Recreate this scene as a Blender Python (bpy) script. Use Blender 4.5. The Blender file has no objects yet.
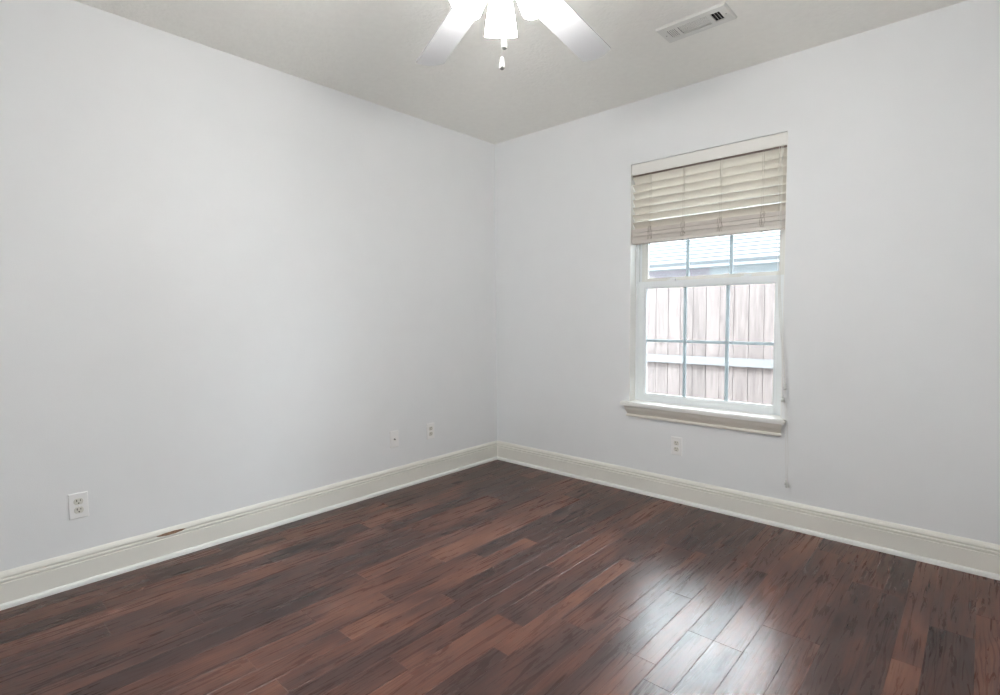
import bpy, bmesh, math, random
from mathutils import Matrix, Vector

scene = bpy.context.scene
COL = scene.collection
H = 2.44                      # ceiling height
XR, YF = 3.36, -3.75          # right wall, front wall (behind the camera)

# ------------------------------------------------------------------ camera
cam_data = bpy.data.cameras.new('camera')
cam_data.sensor_width = 36.0
cam_data.lens = 19.0437
cam_data.clip_start = 0.02
cam = bpy.data.objects.new('camera', cam_data)
COL.objects.link(cam)
R = Matrix(((0.7390687, -0.0349072, 0.672725),
            (0.6735847, 0.0498828, -0.7374248),
            (-0.0078159, 0.9981449, 0.0603798)))
cam.matrix_world = Matrix.Translation((2.81107, -3.03847, 1.13202)) @ R.to_4x4()
scene.camera = cam

# ------------------------------------------------------------------ sky, light, exposure
SKY_STRENGTH = 22.0
SKY_COLOR = (0.92, 0.965, 1.0, 1)
SHADE_GLOW = 116.0
world = bpy.data.worlds.new('overcast_sky')
scene.world = world
world.use_nodes = True
bg = world.node_tree.nodes['Background']
bg.inputs['Color'].default_value = SKY_COLOR
bg.inputs['Strength'].default_value = SKY_STRENGTH

scene.view_settings.view_transform = 'Standard'
scene.view_settings.look = 'None'
scene.view_settings.gamma = 1.0
scene.view_settings.use_curve_mapping = False
scene.view_settings.exposure = 0.11
scene.cycles.use_denoising = True
scene.cycles.max_bounces = 14
scene.cycles.diffuse_bounces = 8
scene.cycles.transparent_max_bounces = 16
scene.cycles.sample_clamp_indirect = 8.0

sun_data = bpy.data.lights.new('hazy_sun', 'SUN')
sun_data.energy = 10.0
sun_data.angle = math.radians(14)
sun_data.color = (1.0, 0.97, 0.93)
sun = bpy.data.objects.new('hazy_sun', sun_data)
sun.rotation_euler = Vector((0.30, 0.60, -0.95)).to_track_quat('-Z', 'Y').to_euler()   # from behind this house, onto the fence
COL.objects.link(sun)


def portal(name, loc, rot, sx, sy):
    d = bpy.data.lights.new(name, 'AREA')
    d.shape = 'RECTANGLE'
    d.size, d.size_y = sx, sy
    d.cycles.is_portal = True
    o = bpy.data.objects.new(name, d)
    o.location = loc
    o.rotation_euler = rot
    COL.objects.link(o)


# window openings
WX0, WX1, WZ0, WZ1 = 1.155, 2.043, 0.566, 2.0625       # the window in view (back wall)
VX0, VX1, VZ0, VZ1 = 1.55, 1.90, 0.566, 2.0625          # narrow unseen window added for daylight, front wall, behind the camera
UY0, UY1 = -3.35, -3.02                                  # its unseen twin, right wall, likewise added for daylight
portal('daylight_portal', ((WX0 + WX1) / 2, 0.22, (WZ0 + WZ1) / 2), (-math.pi / 2, 0, 0), WX1 - WX0, WZ1 - WZ0)
portal('daylight_portal', ((VX0 + VX1) / 2, YF - 0.22, (VZ0 + VZ1) / 2), (math.pi / 2, 0, 0), VX1 - VX0, VZ1 - VZ0)
portal('daylight_portal', (XR + 0.22, (UY0 + UY1) / 2, (VZ0 + VZ1) / 2), (0, math.pi / 2, 0), VZ1 - VZ0, UY1 - UY0)


# ------------------------------------------------------------------ materials
def new_mat(name):
    m = bpy.data.materials.new(name)
    m.use_nodes = True
    nt = m.node_tree
    return m, nt, nt.nodes['Principled BSDF']


def N(nt, kind, **kw):
    n = nt.nodes.new(kind)
    for k, v in kw.items():
        setattr(n, k, v)
    return n


def plain(name, col, rough=0.5, metal=0.0, bump=0.0, bscale=200.0, var=0.03, vscale=6.0, spec=0.5):
    m, nt, b = new_mat(name)
    tc = N(nt, 'ShaderNodeTexCoord')
    nz = N(nt, 'ShaderNodeTexNoise')
    nz.inputs['Scale'].default_value = vscale
    nz.inputs['Detail'].default_value = 3
    nt.links.new(tc.outputs['Object'], nz.inputs['Vector'])
    rp = N(nt, 'ShaderNodeValToRGB')
    rp.color_ramp.elements[0].position = 0.3
    rp.color_ramp.elements[1].position = 0.7
    rp.color_ramp.elements[0].color = tuple(c * (1 - var) for c in col) + (1,)
    rp.color_ramp.elements[1].color = tuple(min(1, c * (1 + var)) for c in col) + (1,)
    nt.links.new(nz.outputs['Fac'], rp.inputs['Fac'])
    nt.links.new(rp.outputs['Color'], b.inputs['Base Color'])
    b.inputs['Roughness'].default_value = rough
    b.inputs['Metallic'].default_value = metal
    b.inputs['Specular IOR Level'].default_value = spec
    if bump > 0:
        n2 = N(nt, 'ShaderNodeTexNoise')
        n2.inputs['Scale'].default_value = bscale
        n2.inputs['Detail'].default_value = 4
        nt.links.new(tc.outputs['Object'], n2.inputs['Vector'])
        bp = N(nt, 'ShaderNodeBump')
        bp.inputs['Strength'].default_value = bump
        bp.inputs['Distance'].default_value = 0.004
        nt.links.new(n2.outputs['Fac'], bp.inputs['Height'])
        nt.links.new(bp.outputs['Normal'], b.inputs['Normal'])
    return m


def emissive(name, col, strength):
    m, nt, b = new_mat(name)
    b.inputs['Base Color'].default_value = (0.9, 0.9, 0.88, 1)
    b.inputs['Emission Color'].default_value = col + (1,)
    b.inputs['Emission Strength'].default_value = strength
    b.inputs['Roughness'].default_value = 0.35
    return m


def glass_mat(name):
    m = bpy.data.materials.new(name)
    m.use_nodes = True
    nt = m.node_tree
    nt.nodes.clear()
    out = N(nt, 'ShaderNodeOutputMaterial')
    tr = N(nt, 'ShaderNodeBsdfTransparent')
    tr.inputs['Color'].default_value = (0.965, 0.985, 0.99, 1)
    gl = N(nt, 'ShaderNodeBsdfGlossy')
    gl.inputs['Roughness'].default_value = 0.03
    fr = N(nt, 'ShaderNodeFresnel')
    fr.inputs['IOR'].default_value = 1.35
    mx = N(nt, 'ShaderNodeMixShader')
    nt.links.new(fr.outputs[0], mx.inputs[0])
    nt.links.new(tr.outputs[0], mx.inputs[1])
    nt.links.new(gl.outputs[0], mx.inputs[2])
    nt.links.new(mx.outputs[0], out.inputs[0])
    return m


def translucent_mat(name, col, trans, rough=0.45):
    m, nt, b = new_mat(name)
    b.inputs['Base Color'].default_value = col + (1,)
    b.inputs['Roughness'].default_value = rough
    t = N(nt, 'ShaderNodeBsdfTranslucent')
    t.inputs['Color'].default_value = col + (1,)
    mx = N(nt, 'ShaderNodeMixShader')
    mx.inputs[0].default_value = trans
    out = nt.nodes['Material Output']
    nt.links.new(b.outputs[0], mx.inputs[1])
    nt.links.new(t.outputs[0], mx.inputs[2])
    nt.links.new(mx.outputs[0], out.inputs[0])
    return m


def floor_mat():
    """Dark hand-scraped hardwood: tone per board, streaks along the board, knots, scraped bump."""
    m, nt, b = new_mat('hardwood')
    L = nt.links.new
    tc = N(nt, 'ShaderNodeTexCoord')
    at = N(nt, 'ShaderNodeVertexColor', layer_name='board')
    sep = N(nt, 'ShaderNodeSeparateColor')
    L(at.outputs['Color'], sep.inputs[0])
    # each board samples the grain at its own place
    cmb = N(nt, 'ShaderNodeCombineXYZ')
    for i in range(3):
        mm = N(nt, 'ShaderNodeMath', operation='MULTIPLY')
        L(sep.outputs[i], mm.inputs[0])
        mm.inputs[1].default_value = 37.0
        L(mm.outputs[0], cmb.inputs[i])
    add = N(nt, 'ShaderNodeVectorMath', operation='ADD')
    L(tc.outputs['Object'], add.inputs[0])
    L(cmb.outputs[0], add.inputs[1])

    def stretched(sx, sy):
        mp = N(nt, 'ShaderNodeMapping')
        mp.inputs['Scale'].default_value = (sx, sy, 1)
        L(add.outputs[0], mp.inputs['Vector'])
        return mp

    def noise(mp, scale, detail=4, rough=0.55, dist=0.0):
        n = N(nt, 'ShaderNodeTexNoise')
        n.inputs['Scale'].default_value = scale
        n.inputs['Detail'].default_value = detail
        n.inputs['Roughness'].default_value = rough
        n.inputs['Distortion'].default_value = dist
        L(mp.outputs[0], n.inputs['Vector'])
        return n

    broad = noise(stretched(1.0, 0.26), 6.5, 3, 0.5, 0.8)      # long dark and light patches
    streak = noise(stretched(1.0, 0.07), 38.0, 5, 0.65, 1.2)   # streaks along the board
    fine = noise(stretched(1.0, 0.03), 190.0, 3, 0.6)           # fibres
    # tone = board tone + patches + streaks
    def mul(sock, k):
        n = N(nt, 'ShaderNodeMath', operation='MULTIPLY')
        L(sock, n.inputs[0])
        n.inputs[1].default_value = k
        return n.outputs[0]

    def plus(a, c):
        n = N(nt, 'ShaderNodeMath', operation='ADD')
        L(a, n.inputs[0])
        if isinstance(c, float):
            n.inputs[1].default_value = c
        else:
            L(c, n.inputs[1])
        return n.outputs[0]
    t = plus(mul(sep.outputs[0], 0.34), mul(broad.outputs['Fac'], 1.05))
    t = plus(t, mul(streak.outputs['Fac'], 0.62))
    t = plus(t, mul(fine.outputs['Fac'], 0.42))
    t = plus(t, -0.735)
    rp = N(nt, 'ShaderNodeValToRGB')
    cr = rp.color_ramp
    cr.elements[0].position = 0.12
    cr.elements[0].color = (0.044, 0.025, 0.022, 1)
    cr.elements[1].position = 0.95
    cr.elements[1].color = (0.225, 0.108, 0.070, 1)
    e = cr.elements.new(0.38); e.color = (0.064, 0.032, 0.027, 1)
    e = cr.elements.new(0.58); e.color = (0.112, 0.048, 0.035, 1)
    e = cr.elements.new(0.76); e.color = (0.163, 0.070, 0.047, 1)
    L(t, rp.inputs['Fac'])
    # knots
    vo = N(nt, 'ShaderNodeTexVoronoi')
    vo.inputs['Scale'].default_value = 3.6
    wob = noise(stretched(1.0, 0.4), 14.0, 2)
    mpv = stretched(1.0, 0.42)
    mixv = N(nt, 'ShaderNodeVectorMath', operation='ADD')
    sc = N(nt, 'ShaderNodeVectorMath', operation='SCALE')
    sc.inputs['Scale'].default_value = 0.09
    L(wob.outputs['Color'], sc.inputs[0])
    L(mpv.outputs[0], mixv.inputs[0])
    L(sc.outputs[0], mixv.inputs[1])
    L(mixv.outputs[0], vo.inputs['Vector'])
    kr = N(nt, 'ShaderNodeValToRGB')
    kr.color_ramp.elements[0].position = 0.03
    kr.color_ramp.elements[0].color = (0.16, 0.14, 0.15, 1)
    kr.color_ramp.elements[1].position = 0.19
    kr.color_ramp.elements[1].color = (1, 1, 1, 1)
    L(vo.outputs['Distance'], kr.inputs['Fac'])
    mx = N(nt, 'ShaderNodeMix', data_type='RGBA', blend_type='MULTIPLY')
    mx.inputs['Factor'].default_value = 0.85
    L(rp.outputs['Color'], mx.inputs['A'])
    L(kr.outputs['Color'], mx.inputs['B'])
    # scraped surface: long waves, cathedral grain rings
    wv = N(nt, 'ShaderNodeTexWave', wave_type='BANDS', bands_direction='X')
    wv.inputs['Scale'].default_value = 21.0
    wv.inputs['Distortion'].default_value = 16.0
    wv.inputs['Detail'].default_value = 2.0
    wv.inputs['Detail Scale'].default_value = 0.9
    mpw = stretched(1.0, 0.14)
    L(mpw.outputs[0], wv.inputs['Vector'])
    gr = N(nt, 'ShaderNodeValToRGB')
    gr.color_ramp.elements[0].position = 0.08
    gr.color_ramp.elements[0].color = (0.50, 0.48, 0.48, 1)
    gr.color_ramp.elements[1].position = 0.34
    gr.color_ramp.elements[1].color = (1, 1, 1, 1)
    L(wv.outputs['Fac'], gr.inputs['Fac'])
    patch = noise(stretched(1.0, 0.3), 7.0, 2)               # the figure comes and goes along a board
    pm = N(nt, 'ShaderNodeMapRange')
    pm.inputs['From Min'].default_value = 0.46
    pm.inputs['From Max'].default_value = 0.68
    L(patch.outputs['Fac'], pm.inputs['Value'])
    gk = N(nt, 'ShaderNodeMix', data_type='RGBA', blend_type='MIX')
    gk.inputs['A'].default_value = (1, 1, 1, 1)
    L(pm.outputs[0], gk.inputs['Factor'])
    L(gr.outputs['Color'], gk.inputs['B'])
    gm = N(nt, 'ShaderNodeMix', data_type='RGBA', blend_type='MULTIPLY')
    gm.inputs['Factor'].default_value = 0.55
    L(mx.outputs['Result'], gm.inputs['A'])
    L(gk.outputs['Result'], gm.inputs['B'])
    L(gm.outputs['Result'], b.inputs['Base Color'])
    # gloss
    rr = N(nt, 'ShaderNodeMapRange')
    rr.inputs['To Min'].default_value = 0.23
    rr.inputs['To Max'].default_value = 0.33
    L(streak.outputs['Fac'], rr.inputs['Value'])
    L(rr.outputs[0], b.inputs['Roughness'])
    sl = N(nt, 'ShaderNodeMapRange')
    sl.inputs['From Min'].default_value = 0.5
    sl.inputs['To Min'].default_value = 0.16
    sl.inputs['To Max'].default_value = 0.32
    L(gk.outputs['Result'], sl.inputs['Value'])
    L(sl.outputs[0], b.inputs['Specular IOR Level'])
    hb = plus(mul(wv.outputs['Fac'], 0.15), mul(streak.outputs['Fac'], 0.8))
    hb = plus(hb, mul(broad.outputs['Fac'], 1.2))
    hb = plus(hb, mul(fine.outputs['Fac'], 0.25))
    bp = N(nt, 'ShaderNodeBump')
    bp.inputs['Strength'].default_value = 0.17
    bp.inputs['Distance'].default_value = 0.003
    L(hb, bp.inputs['Height'])
    L(bp.outputs['Normal'], b.inputs['Normal'])
    return m


def wood_outdoor(name, dark, light, seed):
    m, nt, b = new_mat(name)
    L = nt.links.new
    tc = N(nt, 'ShaderNodeTexCoord')
    oi = N(nt, 'ShaderNodeObjectInfo')
    ad = N(nt, 'ShaderNodeVectorMath', operation='ADD')
    sc = N(nt, 'ShaderNodeVectorMath', operation='SCALE')
    cb = N(nt, 'ShaderNodeCombineXYZ')
    L(oi.outputs['Random'], cb.inputs[0]); L(oi.outputs['Random'], cb.inputs[2])
    L(cb.outputs[0], sc.inputs[0]); sc.inputs['Scale'].default_value = 50.0 + seed
    L(tc.outputs['Object'], ad.inputs[0]); L(sc.outputs[0], ad.inputs[1])
    mp = N(nt, 'ShaderNodeMapping'); mp.inputs['Scale'].default_value = (1, 1, 0.06)
    L(ad.outputs[0], mp.inputs['Vector'])
    nz = N(nt, 'ShaderNodeTexNoise'); nz.inputs['Scale'].default_value = 55; nz.inputs['Detail'].default_value = 4
    nz.inputs['Distortion'].default_value = 0.8
    L(mp.outputs[0], nz.inputs['Vector'])
    rp = N(nt, 'ShaderNodeValToRGB')
    rp.color_ramp.elements[0].position = 0.36; rp.color_ramp.elements[0].color = dark + (1,)
    rp.color_ramp.elements[1].position = 0.62; rp.color_ramp.elements[1].color = light + (1,)
    L(nz.outputs['Fac'], rp.inputs['Fac'])
    vo = N(nt, 'ShaderNodeTexVoronoi'); vo.inputs['Scale'].default_value = 4.5
    mp2 = N(nt, 'ShaderNodeMapping'); mp2.inputs['Scale'].default_value = (1, 1, 0.6)
    L(ad.outputs[0], mp2.inputs['Vector']); L(mp2.outputs[0], vo.inputs['Vector'])
    kr = N(nt, 'ShaderNodeValToRGB')
    kr.color_ramp.elements[0].position = 0.07; kr.color_ramp.elements[0].color = (0.42, 0.38, 0.36, 1)
    kr.color_ramp.elements[1].position = 0.15; kr.color_ramp.elements[1].color = (1, 1, 1, 1)
    L(vo.outputs['Distance'], kr.inputs['Fac'])
    tone = N(nt, 'ShaderNodeMapRange'); tone.inputs['To Min'].default_value = 0.85; tone.inputs['To Max'].default_value = 1.1
    L(oi.outputs['Random'], tone.inputs['Value'])
    mx = N(nt, 'ShaderNodeMix', data_type='RGBA', blend_type='MULTIPLY'); mx.inputs['Factor'].default_value = 1
    L(rp.outputs['Color'], mx.inputs['A']); L(kr.outputs['Color'], mx.inputs['B'])
    mv = N(nt, 'ShaderNodeVectorMath', operation='SCALE')
    L(mx.outputs['Result'], mv.inputs[0]); L(tone.outputs[0], mv.inputs['Scale'])
    L(mv.outputs[0], b.inputs['Base Color'])
    b.inputs['Roughness'].default_value = 0.85
    return m


def brick_mat(name, c1, c2, mortar, sx, bw, rh, swap=True, mort=0.012):
    m, nt, b = new_mat(name)
    tc = N(nt, 'ShaderNodeTexCoord')
    sp = N(nt, 'ShaderNodeSeparateXYZ'); cb = N(nt, 'ShaderNodeCombineXYZ')
    nt.links.new(tc.outputs['Object'], sp.inputs[0])
    nt.links.new(sp.outputs['X'], cb.inputs['X'])
    nt.links.new(sp.outputs['Z' if swap else 'Y'], cb.inputs['Y'])
    br = N(nt, 'ShaderNodeTexBrick')
    br.inputs['Color1'].default_value = c1 + (1,)
    br.inputs['Color2'].default_value = c2 + (1,)
    br.inputs['Mortar'].default_value = mortar + (1,)
    br.inputs['Scale'].default_value = sx
    br.inputs['Brick Width'].default_value = bw
    br.inputs['Row Height'].default_value = rh
    br.inputs['Mortar Size'].default_value = mort
    nt.links.new(cb.outputs[0], br.inputs['Vector'])
    nt.links.new(br.outputs['Color'], b.inputs['Base Color'])
    b.inputs['Roughness'].default_value = 0.9
    return m


M = {
    'wall': plain('wall_paint', (0.81, 0.816, 0.822), 0.75, bump=0.10, bscale=260, var=0.008, spec=0.3),
    'ceiling': plain('ceiling_paint', (0.90, 0.895, 0.855), 0.9, bump=0.8, bscale=62, var=0.015, vscale=30, spec=0.2),
    'trim': plain('cream_trim_paint', (0.80, 0.78, 0.72), 0.38, var=0.015),
    'shoe': plain('white_shoe_paint', (0.82, 0.82, 0.79), 0.4, var=0.01),
    'floor': floor_mat(),
    'stool': plain('sill_paint', (0.86, 0.85, 0.82), 0.4, var=0.01),
    'apron': plain('apron_shade_paint', (0.70, 0.66, 0.60), 0.45, var=0.015),  # taupe puts the stool's shade into the apron colour
    'vinyl': plain('white_vinyl', (0.86, 0.89, 0.90), 0.35, var=0.01),
    'vinyl_beige': plain('almond_vinyl', (0.80, 0.795, 0.755), 0.4, var=0.01),
    'grid': plain('grid_bar', (0.52, 0.58, 0.61), 0.45, var=0.01),
    'glass': glass_mat('window_glass'),
    'slat': translucent_mat('cream_slat', (0.68, 0.635, 0.565), 0.04),
    'stack_shade': plain('cream_slat_shaded', (0.66, 0.605, 0.555), 0.45, var=0.02),  # slat cream darkened for the shade in the raised stack
    'valance': plain('valance_paint', (0.80, 0.785, 0.745), 0.45, var=0.01),
    'cord': plain('white_cord', (0.72, 0.70, 0.66), 0.8, var=0.02),
    'ladder': plain('taupe_ladder_cord', (0.42, 0.37, 0.32), 0.8, var=0.03),
    'tassel': plain('grey_plastic_tassel', (0.60, 0.60, 0.58), 0.35, var=0.02),
    'rail_shade': plain('headrail_shade', (0.17, 0.12, 0.095), 0.5, var=0.02),  # dark brown stands in for the shadow gap under the valance
    'plate': plain('white_plastic_plate', (0.86, 0.85, 0.84), 0.3, var=0.01),
    'receptacle': plain('ivory_receptacle', (0.70, 0.68, 0.62), 0.35, var=0.01),
    'dark': plain('dark_slot', (0.02, 0.018, 0.015), 0.7, var=0.05),
    'steel': plain('steel', (0.45, 0.44, 0.42), 0.3, metal=1.0),
    'vent': plain('vent_enamel', (0.74, 0.74, 0.71), 0.4, var=0.01),
    'duct_dark': plain('duct_shade', (0.012, 0.012, 0.012), 0.9, var=0.05),  # black stands in for the unlit duct
    'fan': plain('white_fan_enamel', (0.56, 0.565, 0.58), 0.4, var=0.008),
    'lamp': emissive('lit_frosted_glass', (1.0, 0.98, 0.955), SHADE_GLOW),
    'bulb': emissive('lit_bulb', (1.0, 0.975, 0.94), SHADE_GLOW),
    'chain': plain('chain_metal', (0.75, 0.74, 0.72), 0.35, metal=0.6),
    'bob_white': plain('white_porcelain_bob', (0.85, 0.85, 0.84), 0.25, var=0.01),
    'bob_tip': plain('grey_bob_tip', (0.16, 0.16, 0.15), 0.4),
    'chip': plain('bare_wood', (0.27, 0.16, 0.10), 0.8, var=0.25, vscale=60),
    'picket': wood_outdoor('weathered_cedar', (0.060, 0.048, 0.047), (0.099, 0.083, 0.081), 3),
    'rail': plain('weathered_rail', (0.094, 0.095, 0.101), 0.85, var=0.08, vscale=20),
    'brick': brick_mat('house_brick', (0.115, 0.103, 0.118), (0.13, 0.118, 0.134), (0.15, 0.145, 0.155), 4.0, 0.9, 0.3),
    'siding': plain('pale_siding', (0.15, 0.165, 0.175), 0.8, var=0.05, vscale=12),
    'shingle': brick_mat('grey_shingles', (0.043, 0.046, 0.048), (0.049, 0.051, 0.053), (0.025, 0.0285, 0.032), 1.0, 6.3, 0.147059, swap=False, mort=0.022),
    'fascia': plain('fascia_paint', (0.15, 0.163, 0.175), 0.7, var=0.03),
    'bounce_ground': plain('pale_bounce_gravel', (0.34, 0.335, 0.32), 0.95, var=0.35, vscale=9, bump=0.5, bscale=60),  # unseen ground, made pale to bounce daylight onto the ceiling
    'exterior': brick_mat('own_brick', (0.42, 0.31, 0.25), (0.36, 0.26, 0.21), (0.5, 0.48, 0.45), 4.0, 0.9, 0.3),
}


# ------------------------------------------------------------------ mesh helpers
def box(bm, x0, x1, y0, y1, z0, z1, bev=0.0, mat=None):
    t = bmesh.new()
    bmesh.ops.create_cube(t, size=1.0)
    for v in t.verts:
        v.co = Vector((x0 + (v.co.x + 0.5) * (x1 - x0), y0 + (v.co.y + 0.5) * (y1 - y0), z0 + (v.co.z + 0.5) * (z1 - z0)))
    if bev > 0:
        bmesh.ops.bevel(t, geom=t.edges[:], offset=bev, segments=2, affect='EDGES')
    merge(bm, t, mat)


def merge(bm, t, mat=None):
    if mat is not None:
        bmesh.ops.transform(t, matrix=mat, verts=t.verts[:])
    vm = {}
    for v in t.verts:
        vm[v] = bm.verts.new(v.co)
    for f in t.faces:
        try:
            nf = bm.faces.new([vm[v] for v in f.verts])
            nf.smooth = f.smooth
        except ValueError:
            pass
    t.free()


def lathe(bm, prof, seg=32, mat=None, cap0=True, cap1=True):
    """prof: list of (r, z)."""
    t = bmesh.new()
    rings = []
    for r, z in prof:
        rings.append([t.verts.new((r * math.cos(2 * math.pi * i / seg), r * math.sin(2 * math.pi * i / seg), z)) for i in range(seg)])
    for a, c in zip(rings[:-1], rings[1:]):
        for i in range(seg):
            f = t.faces.new((a[i], a[(i + 1) % seg], c[(i + 1) % seg], c[i]))
            f.smooth = True
    if cap0:
        t.faces.new(rings[0][::-1])
    if cap1:
        t.faces.new(rings[-1])
    merge(bm, t, mat)


def tube(bm, pts, r, seg=8):
    pts = [Vector(q) for q in pts]
    t = bmesh.new()
    rings = []
    for i, q in enumerate(pts):
        d = (pts[min(i + 1, len(pts) - 1)] - pts[max(i - 1, 0)]).normalized()
        up = Vector((0, 0, 1)) if abs(d.z) < 0.9 else Vector((1, 0, 0))
        u = d.cross(up).normalized()
        w = d.cross(u)
        rings.append([t.verts.new(q + r * (u * math.cos(2 * math.pi * k / seg) + w * math.sin(2 * math.pi * k / seg))) for k in range(seg)])
    for a, c in zip(rings[:-1], rings[1:]):
        for i in range(seg):
            f = t.faces.new((a[i], a[(i + 1) % seg], c[(i + 1) % seg], c[i]))
            f.smooth = True
    t.faces.new(rings[0][::-1])
    t.faces.new(rings[-1])
    merge(bm, t)


def obj(name, bm, mat, parent=None, mats=None):
    bmesh.ops.recalc_face_normals(bm, faces=bm.faces[:])
    me = bpy.data.meshes.new(name)
    bm.to_mesh(me)
    bm.free()
    me.materials.append(mat)
    o = bpy.data.objects.new(name, me)
    COL.objects.link(o)
    if parent is not None:
        o.parent = parent
        o.matrix_parent_inverse = world_of(parent).inverted()
    return o


def world_of(o):
    m = o.matrix_basis.copy()
    if o.parent is not None:
        m = world_of(o.parent) @ o.matrix_parent_inverse @ m
    return m


def tag(o, label=None, cat=None, group=None, kind=None):
    if label: o['label'] = label
    if cat: o['category'] = cat
    if group: o['group'] = group
    if kind: o['kind'] = kind
    return o


def empty(name, loc):
    o = bpy.data.objects.new(name, None)
    o.empty_display_size = 0.05
    o.location = loc
    COL.objects.link(o)
    return o


def sbox(name, mat, *b, parent=None, bev=0.0):
    bm = bmesh.new()
    box(bm, *b, bev=bev)
    return obj(name, bm, mat, parent)


# ------------------------------------------------------------------ room shell
T = 0.16


def wall_with_hole(name, along, pos, thick, a0, a1, hole):
    """A wall slab with a rectangular opening, one closed mesh. along 'x' (plane y=pos) or 'y' (plane x=pos)."""
    bm = bmesh.new()
    us = [a0, hole[0], hole[1], a1]
    vs = [0.0, hole[2], hole[3], H]

    def P(u, v, d):
        return (u, pos + d, v) if along == 'x' else (pos + d, u, v)
    g = {}
    for d in (0, 1):
        for i, u in enumerate(us):
            for j, v in enumerate(vs):
                g[d, i, j] = bm.verts.new(P(u, v, d * thick))
    for d in (0, 1):
        for i in range(3):
            for j in range(3):
                if (i, j) != (1, 1):
                    bm.faces.new([g[d, i, j], g[d, i + 1, j], g[d, i + 1, j + 1], g[d, i, j + 1]])
    for i in range(3):
        for j in (0, 3):
            bm.faces.new([g[0, i, j], g[0, i + 1, j], g[1, i + 1, j], g[1, i, j]])
    for j in range(3):
        for i in (0, 3):
            bm.faces.new([g[0, i, j], g[0, i, j + 1], g[1, i, j + 1], g[1, i, j]])
    for a, c in (((1, 1), (2, 1)), ((2, 1), (2, 2)), ((2, 2), (1, 2)), ((1, 2), (1, 1))):
        bm.faces.new([g[0, a[0], a[1]], g[0, c[0], c[1]], g[1, c[0], c[1]], g[1, a[0], a[1]]])
    o = obj(name, bm, M['wall'])
    # outer leaf in brick
    o.data.materials.append(M['exterior'])
    lim = abs(thick) - 1e-4
    for f in o.data.polygons:
        c = f.center
        if abs((c.y if along == 'x' else c.x) - pos) > lim:
            f.material_index = 1
    return tag(o, kind='structure')


wall_with_hole('wall_back', 'x', 0.0, T, -T, XR + T, (WX0, WX1, WZ0, WZ1))
wall_with_hole('wall_front', 'x', YF, -T, -T, XR + T, (VX0, VX1, VZ0, VZ1))
tag(sbox('wall_left', M['wall'], -T, 0, YF, 0, 0, H), kind='structure')
wall_with_hole('wall_right', 'y', XR, T, YF, 0.0, (UY0, UY1, VZ0, VZ1))
tag(sbox('ceiling', M['ceiling'], -T - 0.3, XR + T + 0.3, YF - T - 1.3, T + 0.3, H, H + 0.12), kind='structure')  # long front overhang added to keep sun out of the front window


def build_floor():
    rng = random.Random(11)
    seams = [0.0, 0.115, 0.228, 0.322, 0.425, 0.538, 0.712, 0.80, 0.895, 1.02, 1.125, 1.212, 1.30, 1.385, 1.487, 1.612,
             1.68, 1.836, 1.890, 1.995, 2.069, 2.159, 2.256, 2.369, 2.441, 2.550, 2.628, 2.706, 2.83, 2.93, 3.05, 3.16, 3.25, XR]
    ends = {0.228: [-2.60], 0.322: [-1.99], 0.425: [-2.63, -1.42], 0.538: [-2.38], 1.02: [-2.36, -1.82], 1.125: [-2.07], 0.895: [-1.46, -2.1],
            1.385: [-2.035, -1.178], 1.612: [-1.77, -0.89], 1.890: [-1.49], 1.995: [-1.488], 2.069: [-1.576, -1.236, -0.60], 1.836: [-0.59],
            2.159: [-1.236], 2.256: [-1.025], 2.369: [-1.02]}
    bm = bmesh.new()
    lay = bm.loops.layers.float_color.new('board')
    for x0, x1 in zip(seams[:-1], seams[1:]):
        cuts = sorted(ends.get(x0, []))
        ys = []
        if cuts:
            y = cuts[0]
            while y > YF:
                y -= rng.uniform(0.45, 1.15); ys.append(y)
            ys += cuts
            y = cuts[-1]
        else:
            y = YF - rng.uniform(0, 0.8)
            ys.append(y)
        while y < 0:
            y += rng.uniform(0.45, 1.2); ys.append(y)
        ys = sorted(set([YF] + [q for q in ys if YF + 0.15 < q < -0.12] + [0.0]))
        for y0, y1 in zip(ys[:-1], ys[1:]):
            c = (rng.random(), rng.random(), rng.random(), 1)
            h, e = -0.0008, 0.0012
            o = [bm.verts.new(q) for q in ((x0, y0, h), (x1, y0, h), (x1, y1, h), (x0, y1, h))]
            n = [bm.verts.new(q) for q in ((x0 + e, y0 + e, 0), (x1 - e, y0 + e, 0), (x1 - e, y1 - e, 0), (x0 + e, y1 - e, 0))]
            fs = [bm.faces.new(n)]
            for k in range(4):
                fs.append(bm.faces.new((o[k], o[(k + 1) % 4], n[(k + 1) % 4], n[k])))
            for f in fs:
                for l in f.loops:
                    l[lay] = c
    box(bm, 0, XR, YF, 0, -0.06, -0.0010)
    return obj('floor', bm, M['floor'])


tag(build_floor(), kind='structure')

# baseboards: moulded profile, mitred in the corners
BASE = [(0, 0), (0.013, 0), (0.013, 0.098), (0.0095, 0.1005), (0.0095, 0.1035), (0.0135, 0.1055), (0.0145, 0.110), (0.0130, 0.1145),
        (0.0075, 0.1165), (0.0075, 0.1205), (0.0125, 0.1225), (0.0125, 0.127), (0.0100, 0.134), (0.0060, 0.141), (0.0035, 0.1445), (0, 0.1445)]
SHOE = [(0.013, 0), (0.024, 0), (0.0238, 0.008), (0.0220, 0.0145), (0.0185, 0.0190), (0.013, 0.0215)]


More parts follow.
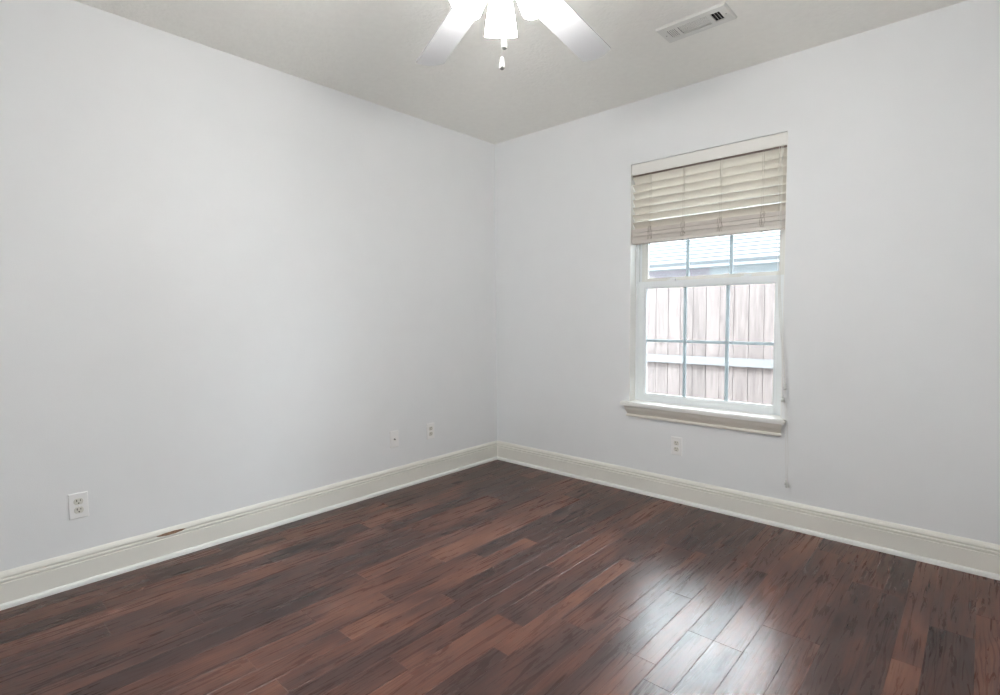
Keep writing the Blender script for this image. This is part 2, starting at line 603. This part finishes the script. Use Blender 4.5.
def run(name, prof, mat, side):
    bm = bmesh.new()
    a, c = [], []
    for d, z in prof:
        if side == 'left':
            p, q = (d, YF + d, z), (d, -d, z)
        elif side == 'back':
            p, q = (d, -d, z), (XR - d, -d, z)
        elif side == 'right':
            p, q = (XR - d, -d, z), (XR - d, YF + d, z)
        else:
            p, q = (XR - d, YF + d, z), (d, YF + d, z)
        a.append(bm.verts.new(p)); c.append(bm.verts.new(q))
    n = len(prof)
    for i in range(n):
        bm.faces.new((a[i], a[(i + 1) % n], c[(i + 1) % n], c[i]))
    bm.faces.new(a[::-1]); bm.faces.new(c)
    return obj(name, bm, mat)


for i, s in enumerate(('left', 'back', 'right', 'front')):
    bb = tag(run('baseboard_' + s, BASE, M['trim'], s), kind='structure')
    tag(run('trim_%d' % (i + 1), SHOE, M['shoe'], s), kind='structure')
    if s == 'left':
        # chip knocked out of the moulding
        bm = bmesh.new()
        y0, y1 = -2.345, -2.225
        top, bot = [], []
        rng = random.Random(4)
        for k in range(15):
            u = k / 14
            y = y0 + (y1 - y0) * u
            w = math.sin(math.pi * u) ** 0.7
            zc = 0.1205 + 0.0015 * u
            top.append((0.0135 + 0.0008 * w, y, zc + 0.0055 * w + rng.uniform(-.0007, .0007)))
            bot.append((0.0142 + 0.0008 * w, y, zc - 0.0085 * w + rng.uniform(-.0007, .0007)))
        tv = [bm.verts.new(q) for q in top]; bv = [bm.verts.new(q) for q in bot]
        tb = [bm.verts.new((0.006, q[1], q[2])) for q in top]; bb2 = [bm.verts.new((0.006, q[1], q[2])) for q in bot]
        for k in range(14):
            bm.faces.new((tv[k], tv[k + 1], bv[k + 1], bv[k]))
            bm.faces.new((tb[k], tb[k + 1], tv[k + 1], tv[k]))
            bm.faces.new((bv[k], bv[k + 1], bb2[k + 1], bb2[k]))
        tag(obj('bare_wood_chip', bm, M['chip'], bb), 'bare brown wood where paint is chipped')


# ------------------------------------------------------------------ windows
def window(name, frame_of, w0, w1, z0, z1, detail=True):
    """frame_of(u, d, z) -> point; u along the wall, d outward from the inner wall face."""
    root = empty(name, frame_of((w0 + w1) / 2, 0.0, z0))
    tag(root, kind='structure')

    def fb(bm, u0, u1, d0, d1, za, zb, bev=0.0):
        p, q = frame_of(u0, d0, za), frame_of(u1, d1, zb)
        box(bm, min(p[0], q[0]), max(p[0], q[0]), min(p[1], q[1]), max(p[1], q[1]), za, zb, bev)

    zs = z0 + 0.018                                       # frame bottom, behind the stool
    zm = 1.319                                            # meeting rail centre
    bm = bmesh.new()                                      # outer frame with stepped jamb channels
    for s, u in ((1, w0), (-1, w1)):
        def a(x): return u + s * x
        fb(bm, min(a(0), a(0.012)), max(a(0), a(0.012)), 0.073, T, z0, z1)
        fb(bm, min(a(0.012), a(0.019)), max(a(0.012), a(0.019)), 0.080, 0.086, z0, z1)
        fb(bm, min(a(0.012), a(0.022)), max(a(0.012), a(0.022)), 0.112, T, z0, z1)
    fb(bm, w0 + 0.012, w1 - 0.012, 0.073, T, z1 - 0.02, z1)
    fb(bm, w0 + 0.012, w1 - 0.012, 0.073, T, z0, zs)
    obj('window_frame', bm, M['vinyl'], root)

    def sash(nm, d0, d1, za, zb, mat, st, rb, rt):
        e0, e1 = w0 + 0.0195, w1 - 0.0195
        bm = bmesh.new()
        fb(bm, e0, e0 + st, d0, d1, za, zb, 0.002)
        fb(bm, e1 - st, e1, d0, d1, za, zb, 0.002)
        fb(bm, e0 + st - .001, e1 - st + .001, d0, d1, za, za + rb, 0.002)
        fb(bm, e0 + st - .001, e1 - st + .001, d0, d1, zb - rt, zb, 0.002)
        # glazing bead set back from the face
        b0, b1, c0, c1 = e0 + st, e1 - st, za + rb, zb - rt
        k = 0.009
        for q in ((b0, b0 + k, c0, c1), (b1 - k, b1, c0, c1), (b0 + k, b1 - k, c0, c0 + k), (b0 + k, b1 - k, c1 - k * 0.5, c1)):
            fb(bm, q[0], q[1], d0 + 0.008, d1 - 0.004, q[2], q[3])
        s = obj(nm, bm, mat, root)
        b0 += k; b1 -= k; c0 += k; c1 -= k * 0.5
        dm = (d0 + d1) / 2 + 0.004
        bm = bmesh.new()
        fb(bm, b0 - .003, b1 + .003, dm - 0.0105, dm - 0.0075, c0 - .003, c1 + .003)
        fb(bm, b0 - .003, b1 + .003, dm + 0.0075, dm + 0.0105, c0 - .003, c1 + .003)
        obj('pane', bm, M['glass'], s)
        bm = bmesh.new()                                  # grid bars between the two panes
        for k in (1, 2):
            u = b0 + (b1 - b0) * k / 3
            fb(bm, u - 0.009, u + 0.009, dm - 0.004, dm + 0.004, c0, c1)
        h = (c0 + c1) / 2 + 0.004
        for k in range(3):
            fb(bm, b0 + (b1 - b0) * k / 3 + (0.009 if k else 0), b0 + (b1 - b0) * (k + 1) / 3 - (0.009 if k < 2 else 0), dm - 0.004, dm + 0.004, h - 0.008, h + 0.008)
        obj('grid_bar', bm, M['grid'], s)
        return s
    lo = sash('lower_sash', 0.080, 0.110, zs, zm + 0.019, M['vinyl'], 0.039, 0.034, 0.038)
    sash('upper_sash', 0.116, 0.148, zm - 0.015, z1 - 0.02, M['vinyl_beige'], 0.030, 0.048, 0.035)
    if detail:
        for u in (1.387, 1.823):                          # cam locks on the meeting rail
            bm = bmesh.new()
            fb(bm, u - 0.026, u + 0.026, 0.082, 0.108, zm + 0.019, zm + 0.025, 0.002)
            fb(bm, u - 0.012, u + 0.030, 0.086, 0.098, zm + 0.025, zm + 0.034, 0.003)
            obj('sash_lock', bm, M['vinyl'], lo)
        for z in (1.10, 1.545):                           # jamb balance clips
            bm = bmesh.new()
            fb(bm, w0 + 0.012, w0 + 0.0185, 0.087, 0.098, z, z + 0.035, 0.001)
            obj('balance_clip', bm, M['tassel'], root)
    return root


win = window('window_1', lambda u, d, z: (u, d, z), WX0, WX1, WZ0, WZ1)
window('added_window_2', lambda u, d, z: (u, YF - d, z), VX0, VX1, VZ0, VZ1, False)  # unseen, added to bring daylight onto the back wall
window('added_window_3', lambda u, d, z: (XR + d, u, z), UY0, UY1, VZ0, VZ1, False)  # unseen, added to bring daylight onto the left wall

# pale boards added over the reveal to brighten it
for b in ((WX0, WX0 + 0.003, 0.0, 0.073, 0.5795, WZ1), (WX1 - 0.003, WX1, 0.0, 0.073, 0.5795, WZ1), (WX0 + 0.003, WX1 - 0.003, 0.012, 0.073, WZ1 - 0.003, WZ1)):
    sbox('bright_jamb_board', M['stool'], *b, parent=win)

# stool and apron
bm = bmesh.new()
box(bm, 1.110, 2.070, -0.046, 0.0, 0.5535, 0.5795, 0.006)
box(bm, WX0, WX1, -0.002, 0.0735, 0.566, 0.5795)
tag(obj('window_sill', bm, M['stool'], win))
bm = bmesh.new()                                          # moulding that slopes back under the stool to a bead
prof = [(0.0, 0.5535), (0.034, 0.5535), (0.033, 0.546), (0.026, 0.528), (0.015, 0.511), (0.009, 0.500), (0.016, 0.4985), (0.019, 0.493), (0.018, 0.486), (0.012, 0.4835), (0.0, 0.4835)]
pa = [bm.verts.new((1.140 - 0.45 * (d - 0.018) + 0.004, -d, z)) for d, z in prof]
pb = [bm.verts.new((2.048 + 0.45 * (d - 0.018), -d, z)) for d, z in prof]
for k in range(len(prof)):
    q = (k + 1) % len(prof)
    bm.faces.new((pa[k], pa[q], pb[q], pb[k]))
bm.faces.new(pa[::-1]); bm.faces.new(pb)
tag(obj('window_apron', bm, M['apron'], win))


# ------------------------------------------------------------------ blind
def build_blind():
    root = empty('window_blind', (1.6, 0.03, 2.06))
    tag(root, 'cream slatted window blind with white valance, drawn up to the top third of the window', 'blind')
    x0, x1 = 1.1625, 2.0375
    sbox('valance', M['valance'], 1.1610, 2.0390, 0.001, 0.010, 1.9945, 2.0580, parent=root, bev=0.0015)
    sbox('headrail', M['rail_shade'], x0, x1, 0.012, 0.060, 1.988, 2.056, parent=root, bev=0.001)  # reaches below the valance so its dark colour draws the shadow line

    def slat_mesh(tilt, z, y, thick=0.0028, width=0.0505, bow=0.0022):
        bm = bmesh.new()
        n = 8
        up, dn = [], []
        for i in range(n + 1):
            v = (i / n - 0.5) * width
            crown = bow * (1 - (2 * i / n - 1) ** 2)
            up.append((v, crown + thick / 2)); dn.append((v, crown - thick / 2))
        loop = up + dn[::-1]
        ct, st = math.cos(tilt), math.sin(tilt)
        rings = []
        for x in (x0, x1):
            rings.append([bm.verts.new((x, y + v * ct - w * st, z + v * st + w * ct)) for v, w in loop])
        m = len(loop)
        for i in range(m):
            f = bm.faces.new((rings[0][i], rings[0][(i + 1) % m], rings[1][(i + 1) % m], rings[1][i]))
            f.smooth = False
        bm.faces.new(rings[0][::-1]); bm.faces.new(rings[1])
        return bm
    tilt = math.radians(TILT)
    for k in range(7):
        obj('slat', slat_mesh(tilt if k < 5 else math.radians((-46, -42)[k - 5]), 1.9655 - 0.0462 * k, 0.030, 0.0030, 0.0505, 0.0022), M['slat'], root)
    for k in range(22):
        obj('slat', slat_mesh(0.0, 1.5945 + 0.00315 * k, 0.0275 + (0.008 if k in (6, 13, 14) else 0.0) + 0.0012 * math.sin(k * 2.3), 0.0027), M['stack_shade'], root)
    sbox('bottom_rail', M['stack_shade'], x0, x1, 0.0015, 0.0525, 1.572, 1.5925, parent=root, bev=0.0025)
    for lx in (1.285, 1.494, 1.707, 1.926):
        bm = bmesh.new()
        for off in (-0.004, 0.004):
            tube(bm, [(lx + off, 0.0105, 2.0), (lx + off, 0.0075, 1.80), (lx + off, 0.0055, 1.672)], 0.0007, 6)
        # ladder slack bunched in front of the stacked slats
        rng = random.Random(int(lx * 1000))
        for off in (-0.009, -0.003, 0.004, 0.010):
            pts = [(lx + off, 0.001, 1.672)]
            for q in range(1, 7):
                pts.append((lx + off + rng.uniform(-0.006, 0.006), -0.0005, 1.672 - 0.0135 * q))
            tube(bm, pts, 0.0011, 6)
        obj('ladder_cord', bm, M['ladder'], root)
        bm = bmesh.new()
        lathe(bm, [(0.001, -0.009), (0.0045, -0.008), (0.005, -0.003), (0.004, 0.0)], 12, Matrix.Translation((lx - 0.004, 0.012, 1.572)))
        obj('cord_button', bm, M['ladder'], root)
    # lift and tilt cords at the right end, falling in front of the sill
    def cord(pts):
        bm = bmesh.new(); tube(bm, pts, 0.0008, 6)
        return obj('pull_cord', bm, M['cord'], root)
    cord([(2.005, -0.006, 1.996), (2.007, -0.006, 1.60), (2.014, -0.009, 1.30), (2.034, -0.024, 1.06), (2.060, -0.037, 0.88), (2.066, -0.038, 0.765)])
    cord([(2.014, -0.009, 1.996), (2.022, -0.010, 1.93), (2.014, -0.011, 1.86), (2.018, -0.008, 1.75), (2.017, -0.008, 1.45), (2.022, -0.014, 1.20), (2.045, -0.034, 0.95), (2.059, -0.040, 0.70)])
    cord([(2.019, -0.009, 1.996), (2.020, -0.008, 1.60), (2.024, -0.014, 1.25), (2.050, -0.036, 0.95), (2.072, -0.042, 0.62), (2.080, -0.042, 0.40), (2.083, -0.040, 0.262)])
    cord([(2.024, -0.009, 1.996), (2.024, -0.008, 1.60), (2.028, -0.015, 1.25), (2.056, -0.038, 0.95), (2.080, -0.044, 0.62), (2.091, -0.042, 0.40), (2.089, -0.040, 0.250)])
    for (x, y, z) in ((2.066, -0.038, 0.738), (2.059, -0.040, 0.672), (2.083, -0.040, 0.240), (2.089, -0.040, 0.226)):
        bm = bmesh.new()
        lathe(bm, [(0.002, 0.030), (0.004, 0.027), (0.0075, 0.012), (0.0095, 0.003), (0.0075, 0.0)], 14, Matrix.Translation((x, y, z)))
        obj('cord_tassel', bm, M['tassel'], root)


TILT = -46.0
build_blind()


# ------------------------------------------------------------------ wall plates
def wall_frame(wall, a, z):
    """local x along the wall (to the viewer's right), local y up, local z out of the wall."""
    if wall == 'left':
        return Matrix(((0, 0, 1, 0.0), (1, 0, 0, a), (0, 1, 0, z), (0, 0, 0, 1)))
    return Matrix(((1, 0, 0, a), (0, 0, -1, 0.0), (0, 1, 0, z), (0, 0, 0, 1)))


def plate_mesh(mw):
    bm = bmesh.new()
    t = bmesh.new()
    w, h, d, e = 0.0335, 0.0545, 0.006, 0.003
    o = [t.verts.new(q) for q in ((-w, -h, 0), (w, -h, 0), (w, h, 0), (-w, h, 0))]
    m = [t.verts.new((q[0], q[1], d - e * 0.8)) for q in ((-w, -h), (w, -h), (w, h), (-w, h))]
    n = [t.verts.new((q[0], q[1], d)) for q in ((-w + e, -h + e), (w - e, -h + e), (w - e, h - e), (-w + e, h - e))]
    for A, B in ((o, m), (m, n)):
        for k in range(4):
            t.faces.new((A[k], A[(k + 1) % 4], B[(k + 1) % 4], B[k]))
    t.faces.new(n); t.faces.new(o[::-1])
    merge(bm, t, mw)
    return bm


def outlet(wall, a, z, label, group):
    mw = wall_frame(wall, a, z)
    root = empty('electrical_outlet', mw.translation)
    tag(root, label, 'outlet', group)
    obj('face_plate', plate_mesh(mw), M['plate'], root)
    for s in (1, -1):
        bm = bmesh.new()
        t = bmesh.new()                                   # rounded receptacle face with flat top and bottom
        pts = []
        for k in range(40):
            th = 2 * math.pi * k / 40
            pts.append((0.0165 * math.cos(th), max(-0.0135, min(0.0135, 0.0165 * math.sin(th)))))
        lo = [t.verts.new((x, y + s * 0.0185, 0.0058)) for x, y in pts]
        hi = [t.verts.new((x * 0.96, y * 0.96 + s * 0.0185, 0.0078)) for x, y in pts]
        for k in range(40):
            t.faces.new((lo[k], lo[(k + 1) % 40], hi[(k + 1) % 40], hi[k]))
        t.faces.new(hi)
        merge(bm, t, mw)
        r = obj('receptacle', bm, M['receptacle'], root)
        for x, y, hx, hy in ((-0.0062, 0.0045, 0.0014, 0.0042), (0.0062, 0.0045, 0.0012, 0.0034)):
            bm = bmesh.new()
            box(bm, x - hx, x + hx, y - hy + s * 0.0185, y + hy + s * 0.0185, 0.007, 0.0081, mat=mw)
            obj('slot', bm, M['dark'], r)
        bm = bmesh.new()
        lathe(bm, [(0.0026, 0.007), (0.0026, 0.0081)], 14, mw @ Matrix.Translation((0, -0.0068 + s * 0.0185, 0)))
        obj('ground_hole', bm, M['dark'], r)
    bm = bmesh.new()
    lathe(bm, [(0.0032, 0.0058), (0.0030, 0.0068), (0.0015, 0.0073)], 14, mw)
    obj('screw', bm, M['plate'], root)


G = 'wall outlets'
outlet('left', -2.621, 0.341, 'white duplex outlet on the left wall, nearest the viewer, above the chipped baseboard', G)
outlet('left', -0.683, 0.3345, 'white duplex outlet on the left wall beside the coaxial plate, nearest the room corner', G)
outlet('back', 1.4745, 0.339, 'white duplex outlet under the window sill', G)
mw = wall_frame('left', -0.990, 0.333)
root = tag(empty('coaxial_wall_plate', mw.translation), 'white coaxial cable wall plate with one round connector, on the left wall', 'wall plate')
obj('face_plate', plate_mesh(mw), M['plate'], root)
bm = bmesh.new()
lathe(bm, [(0.0065, 0.0055), (0.0065, 0.008), (0.0048, 0.0085), (0.0048, 0.016), (0.0030, 0.016), (0.0028, 0.012)], 12, mw)
obj('coaxial_connector', bm, M['steel'], root)
for s in (1, -1):
    bm = bmesh.new()
    lathe(bm, [(0.0030, 0.0058), (0.0028, 0.0068), (0.0015, 0.0072)], 12, mw @ Matrix.Translation((0, s * 0.042, 0)))
    obj('screw', bm, M['plate'], root)


# ------------------------------------------------------------------ ceiling vent
def build_vent():
    cx, cy = 1.8065, -0.615
    root = tag(empty('ceiling_vent', (cx, cy, H)), 'white rectangular metal air vent on the ceiling near the window wall', 'vent')
    hx, hy = 0.152, 0.072
    z0, z1 = H - 0.0095, H
    # stamped plate: bands around three louvre banks
    banks = [(-0.118, -0.080), (-0.068, 0.062), (0.080, 0.119)]
    b = 0.0385
    bm = bmesh.new()
    xs = [-hx, banks[0][0], banks[0][1], banks[1][0], banks[1][1], banks[2][0], banks[2][1], hx]
    for i in range(0, 7, 2):
        box(bm, cx + xs[i], cx + xs[i + 1], cy - b, cy + b, z0, z0 + 0.0018)
    box(bm, cx - hx, cx + hx, cy - hy, cy - b, z0, z0 + 0.0018)
    box(bm, cx - hx, cx + hx, cy + b, cy + hy, z0, z0 + 0.0018)
    # bevelled rim up to the ceiling
    t = bmesh.new()
    r = 0.006
    lo = [t.verts.new((cx + sx * hx, cy + sy * hy, z0)) for sx, sy in ((-1, -1), (1, -1), (1, 1), (-1, 1))]
    hi = [t.verts.new((cx + sx * (hx + r), cy + sy * (hy + r), z1)) for sx, sy in ((-1, -1), (1, -1), (1, 1), (-1, 1))]
    for k in range(4):
        t.faces.new((lo[k], lo[(k + 1) % 4], hi[(k + 1) % 4], hi[k]))
    merge(bm, t)
    obj('vent_plate', bm, M['vent'], root)
    sbox('duct_shade_sheet', M['duct_dark'], cx - 0.125, cx + 0.125, cy - 0.045, cy + 0.045, H - 0.0008, H - 0.0001, parent=root)  # dark sheet under the uncut ceiling, in place of the duct's shade

    def blade(c, length, axis, ang, w=0.010):
        bm = bmesh.new()
        t = bmesh.new()
        box(t, -length / 2, length / 2, -w / 2, w / 2, -0.0005, 0.0005)
        m = Matrix.Translation((cx + c[0], cy + c[1], H - 0.0052)) @ Matrix.Rotation(math.pi / 2 if axis == 'y' else 0, 4, 'Z') @ Matrix.Rotation(ang, 4, 'X')
        merge(bm, t, m)
        obj('louvre', bm, M['vent'], root)
    for k in range(5):        # left bank: blades across, faces turned to the viewer
        blade((banks[0][0] + 0.003 + k * 0.0080, 0), 2 * b, 'y', math.radians(0), 0.0058)
    for k in range(4):        # right bank, turned the other way: dark gaps
        blade((banks[2][0] + k * 0.013, 0), 2 * b, 'y', math.radians(60), 0.0080)
    for k in range(8):        # middle bank: blades lengthwise
        blade(((banks[1][0] + banks[1][1]) / 2, -b + 0.005 + k * 0.0096), banks[1][1] - banks[1][0], 'x', math.radians(-5), 0.0064)
    for sx in (-0.135, 0.136):
        bm = bmesh.new()
        lathe(bm, [(0.0022, -0.0015), (0.004, -0.0005), (0.004, 0.0005)], 12, Matrix.Translation((cx + sx, cy, z0)))
        obj('screw', bm, M['steel'], root)


build_vent()


# ------------------------------------------------------------------ ceiling fan
def build_fan():
    hx, hy, zb = 1.7667, -1.8770, 2.14
    root = tag(empty('ceiling_fan', (hx, hy, H)), 'white ceiling fan with lit frosted glass lamp shades and pull chains', 'ceiling fan')
    base = Matrix.Translation((hx, hy, 0))
    bm = bmesh.new()
    lathe(bm, [(0.070, H), (0.070, H - 0.012), (0.058, H - 0.040), (0.030, H - 0.055), (0.016, H - 0.058)], 40, base)
    obj('canopy', bm, M['fan'], root)
    bm = bmesh.new()
    lathe(bm, [(0.013, H - 0.057), (0.013, zb + 0.135)], 20, base)
    obj('downrod', bm, M['fan'], root)
    bm = bmesh.new()
    lathe(bm, [(0.020, zb + 0.140), (0.070, zb + 0.130), (0.115, zb + 0.105), (0.128, zb + 0.070), (0.125, zb + 0.035), (0.100, zb + 0.016),
               (0.062, zb + 0.008), (0.060, zb - 0.004)], 48, base)
    obj('motor_housing', bm, M['fan'], root)
    bm = bmesh.new()
    lathe(bm, [(0.055, zb - 0.004), (0.062, zb - 0.012), (0.062, zb - 0.040), (0.048, zb - 0.062), (0.020, zb - 0.070)], 40, base)
    obj('switch_housing', bm, M['fan'], root)
    R1, R0 = 0.702, 0.165
    for k in range(6):
        ang = math.radians(157.0 - 58.4 + 60.0 * (k - 1) + (0.0 if k != 2 else -1.6))
        mk = base @ Matrix.Translation((0, 0, zb)) @ Matrix.Rotation(ang, 4, 'Z')
        pitch = mk @ Matrix.Rotation(math.radians(-9), 4, 'X')
        # outline: straight sides widening to the tip, arched end
        out = [(R0, -0.047), (R0 + 0.02, -0.050), (R1 - 0.030, -0.0585)]
        for q in range(11):
            y = -0.0585 + 0.117 * q / 10
            out.append((R1 - 0.030 + 0.024 * max(0.0, 1 - (y / 0.0585) ** 2), y))
        out += [(R1 - 0.030, 0.0585), (R0 + 0.02, 0.050), (R0, 0.047)]
        o2 = []
        for q in out:
            if not o2 or (Vector(q) - Vector(o2[-1])).length > 1e-5:
                o2.append(q)
        bm = bmesh.new(); t = bmesh.new()
        a = [t.verts.new((x, y, -0.003)) for x, y in o2]
        c = [t.verts.new((x, y, 0.003)) for x, y in o2]
        n = len(o2)
        for i in range(n):
            t.faces.new((a[i], a[(i + 1) % n], c[(i + 1) % n], c[i]))
        t.faces.new(a[::-1]); t.faces.new(c)
        merge(bm, t, pitch)
        bl = obj('blade', bm, M['fan'], root)
        bm = bmesh.new()
        box(bm, 0.055, 0.15, -0.014, 0.014, 0.001, 0.009, 0.002, mk)
        box(bm, 0.14, 0.235, -0.034, 0.034, 0.0035, 0.0085, 0.002, pitch)
        obj('blade_iron', bm, M['fan'], bl)
    for k in range(3):
        ang = math.radians(133 + 120 * k)
        mk = base @ Matrix.Translation((0, 0, zb - 0.030)) @ Matrix.Rotation(ang, 4, 'Z') @ Matrix.Translation((0.050, 0, -0.012)) @ Matrix.Rotation(math.radians(-30), 4, 'Y')
        bm = bmesh.new()
        lathe(bm, [(0.012, 0.006), (0.024, -0.002), (0.026, -0.020), (0.022, -0.024)], 24, mk)
        obj('lamp_holder', bm, M['fan'], root)
        bm = bmesh.new()
        outer = [(0.025, -0.018), (0.030, -0.026), (0.036, -0.050), (0.043, -0.085), (0.047, -0.112), (0.0495, -0.130)]
        inner = [(r - 0.003, z) for r, z in outer[::-1]]
        lathe(bm, outer + inner, 36, mk, cap0=False, cap1=False)
        sh = obj('lamp_shade', bm, M['lamp'], root)
        tag(sh, 'glowing frosted glass shade')
        bm = bmesh.new()
        lathe(bm, [(0.010, -0.022), (0.012, -0.035), (0.020, -0.060), (0.022, -0.075), (0.016, -0.090), (0.004, -0.096)], 20, mk)
        obj('bulb', bm, M['bulb'], sh)
    for (x, y, zt, ze) in ((hx + 0.0142, hy - 0.0034, zb - 0.068, 1.8990), (hx + 0.0086, hy - 0.0084, zb - 0.068, 1.8430)):
        bm = bmesh.new()
        z = zt
        tube(bm, [(x, y, zt), (x, y, ze + 0.015)], 0.0007, 6)
        while z > ze + 0.016:
            bmesh.ops.create_icosphere(bm, subdivisions=1, radius=0.0014, matrix=Matrix.Translation((x, y, z)))
            z -= 0.0038
        ch = obj('pull_chain', bm, M['chain'], root)
        bm = bmesh.new()
        lathe(bm, [(0.0015, 0.022), (0.0035, 0.020), (0.0055, 0.008), (0.0075, -0.004), (0.0075, -0.007)], 18, Matrix.Translation((x, y, ze)))
        obj('chain_bob', bm, M['bob_white'], ch)
        bm = bmesh.new()
        lathe(bm, [(0.0074, -0.0068), (0.0072, -0.0100), (0.0045, -0.0125)], 18, Matrix.Translation((x, y, ze)))
        tag(obj('bob_tip', bm, M['bob_tip'], ch), 'dark tip')


build_fan()

# ------------------------------------------------------------------ outdoors
tag(sbox('ground', M['bounce_ground'], -8, 12, -8, 16, -0.42, -0.30), kind='structure')


def build_fence():
    root = tag(empty('wooden_fence', (0.8, 2.2, -0.3)), 'weathered cedar plank fence with a horizontal rail, right outside the window', 'fence')
    rng = random.Random(5)
    x = -1.60
    k = 0
    while x < 3.4:
        w = 0.133 + rng.uniform(-0.002, 0.002)
        bm = bmesh.new()
        zt = 1.515 + rng.uniform(-0.006, 0.006)
        t = bmesh.new()
        c = 0.028                                         # dog-eared top
        pr = [(0, -0.28), (w - 0.004, -0.28), (w - 0.004, zt - c), (w - 0.004 - c, zt), (c, zt), (0, zt - c)]
        dy = rng.uniform(-0.003, 0.003)
        a = [t.verts.new((x + q[0], 2.20 + dy, q[1])) for q in pr]
        b = [t.verts.new((x + q[0], 2.217 + dy, q[1])) for q in pr]
        for i in range(6):
            t.faces.new((a[i], a[(i + 1) % 6], b[(i + 1) % 6], b[i]))
        t.faces.new(a[::-1]); t.faces.new(b)
        merge(bm, t)
        obj('picket', bm, M['picket'], root)
        x += w
        k += 1
    for z in (-0.10, 0.630):
        sbox('rail', M['rail'], -1.6, 3.4, 2.160, 2.197, z, z + 0.078, parent=root, bev=0.003)
    for xp in (-1.55, 3.30):
        sbox('post', M['rail'], xp, xp + 0.09, 2.07, 2.160, -0.3, 1.46, parent=root, bev=0.004)


build_fence()


def build_house():
    root = tag(empty('neighbour_house', (0, 5.4, -0.3)), 'neighbouring house with pale grey shingle roof, seen above the fence', 'house')
    sbox('brick_wall', M['brick'], -7, -0.42, 5.45, 5.75, -0.3, 1.90, parent=root)
    sbox('siding_wall', M['siding'], -0.42, 7, 5.45, 5.75, -0.3, 1.90, parent=root)
    sbox('eave_board', M['fascia'], -7.3, 7.3, 5.02, 5.06, 1.845, 1.925, parent=root, bev=0.005)
    sbox('soffit', M['siding'], -7.3, 7.3, 5.06, 5.45, 1.86, 1.88, parent=root)
    # roof: overlapping shingle courses on both slopes
    pitch = math.radians(27)
    bm = bmesh.new()
    n = 30
    step = 0.165
    cs, sn = math.cos(pitch), math.sin(pitch)
    y0, z0 = 5.0, 1.915
    yr = y0 + n * step * cs
    for side in (1, -1):
        for k in range(n):
            ya, za = y0 + k * step * cs, z0 + k * step * sn
            yb, zb = ya + step * 1.02 * cs, za + step * 1.02 * sn
            th = 0.016
            pts = [(ya, za - 0.03), (ya, za + th), (yb, zb + 0.003), (yb, zb - 0.03)]
            if side < 0:
                pts = [(2 * yr - y, z) for y, z in pts]
            A = [bm.verts.new((-7.4, y, z)) for y, z in pts]
            B = [bm.verts.new((7.4, y, z)) for y, z in pts]
            for i in range(4):
                bm.faces.new((A[i], A[(i + 1) % 4], B[(i + 1) % 4], B[i]))
            bm.faces.new(A[::-1]); bm.faces.new(B)
    obj('roof', bm, M['shingle'], root)


build_house()
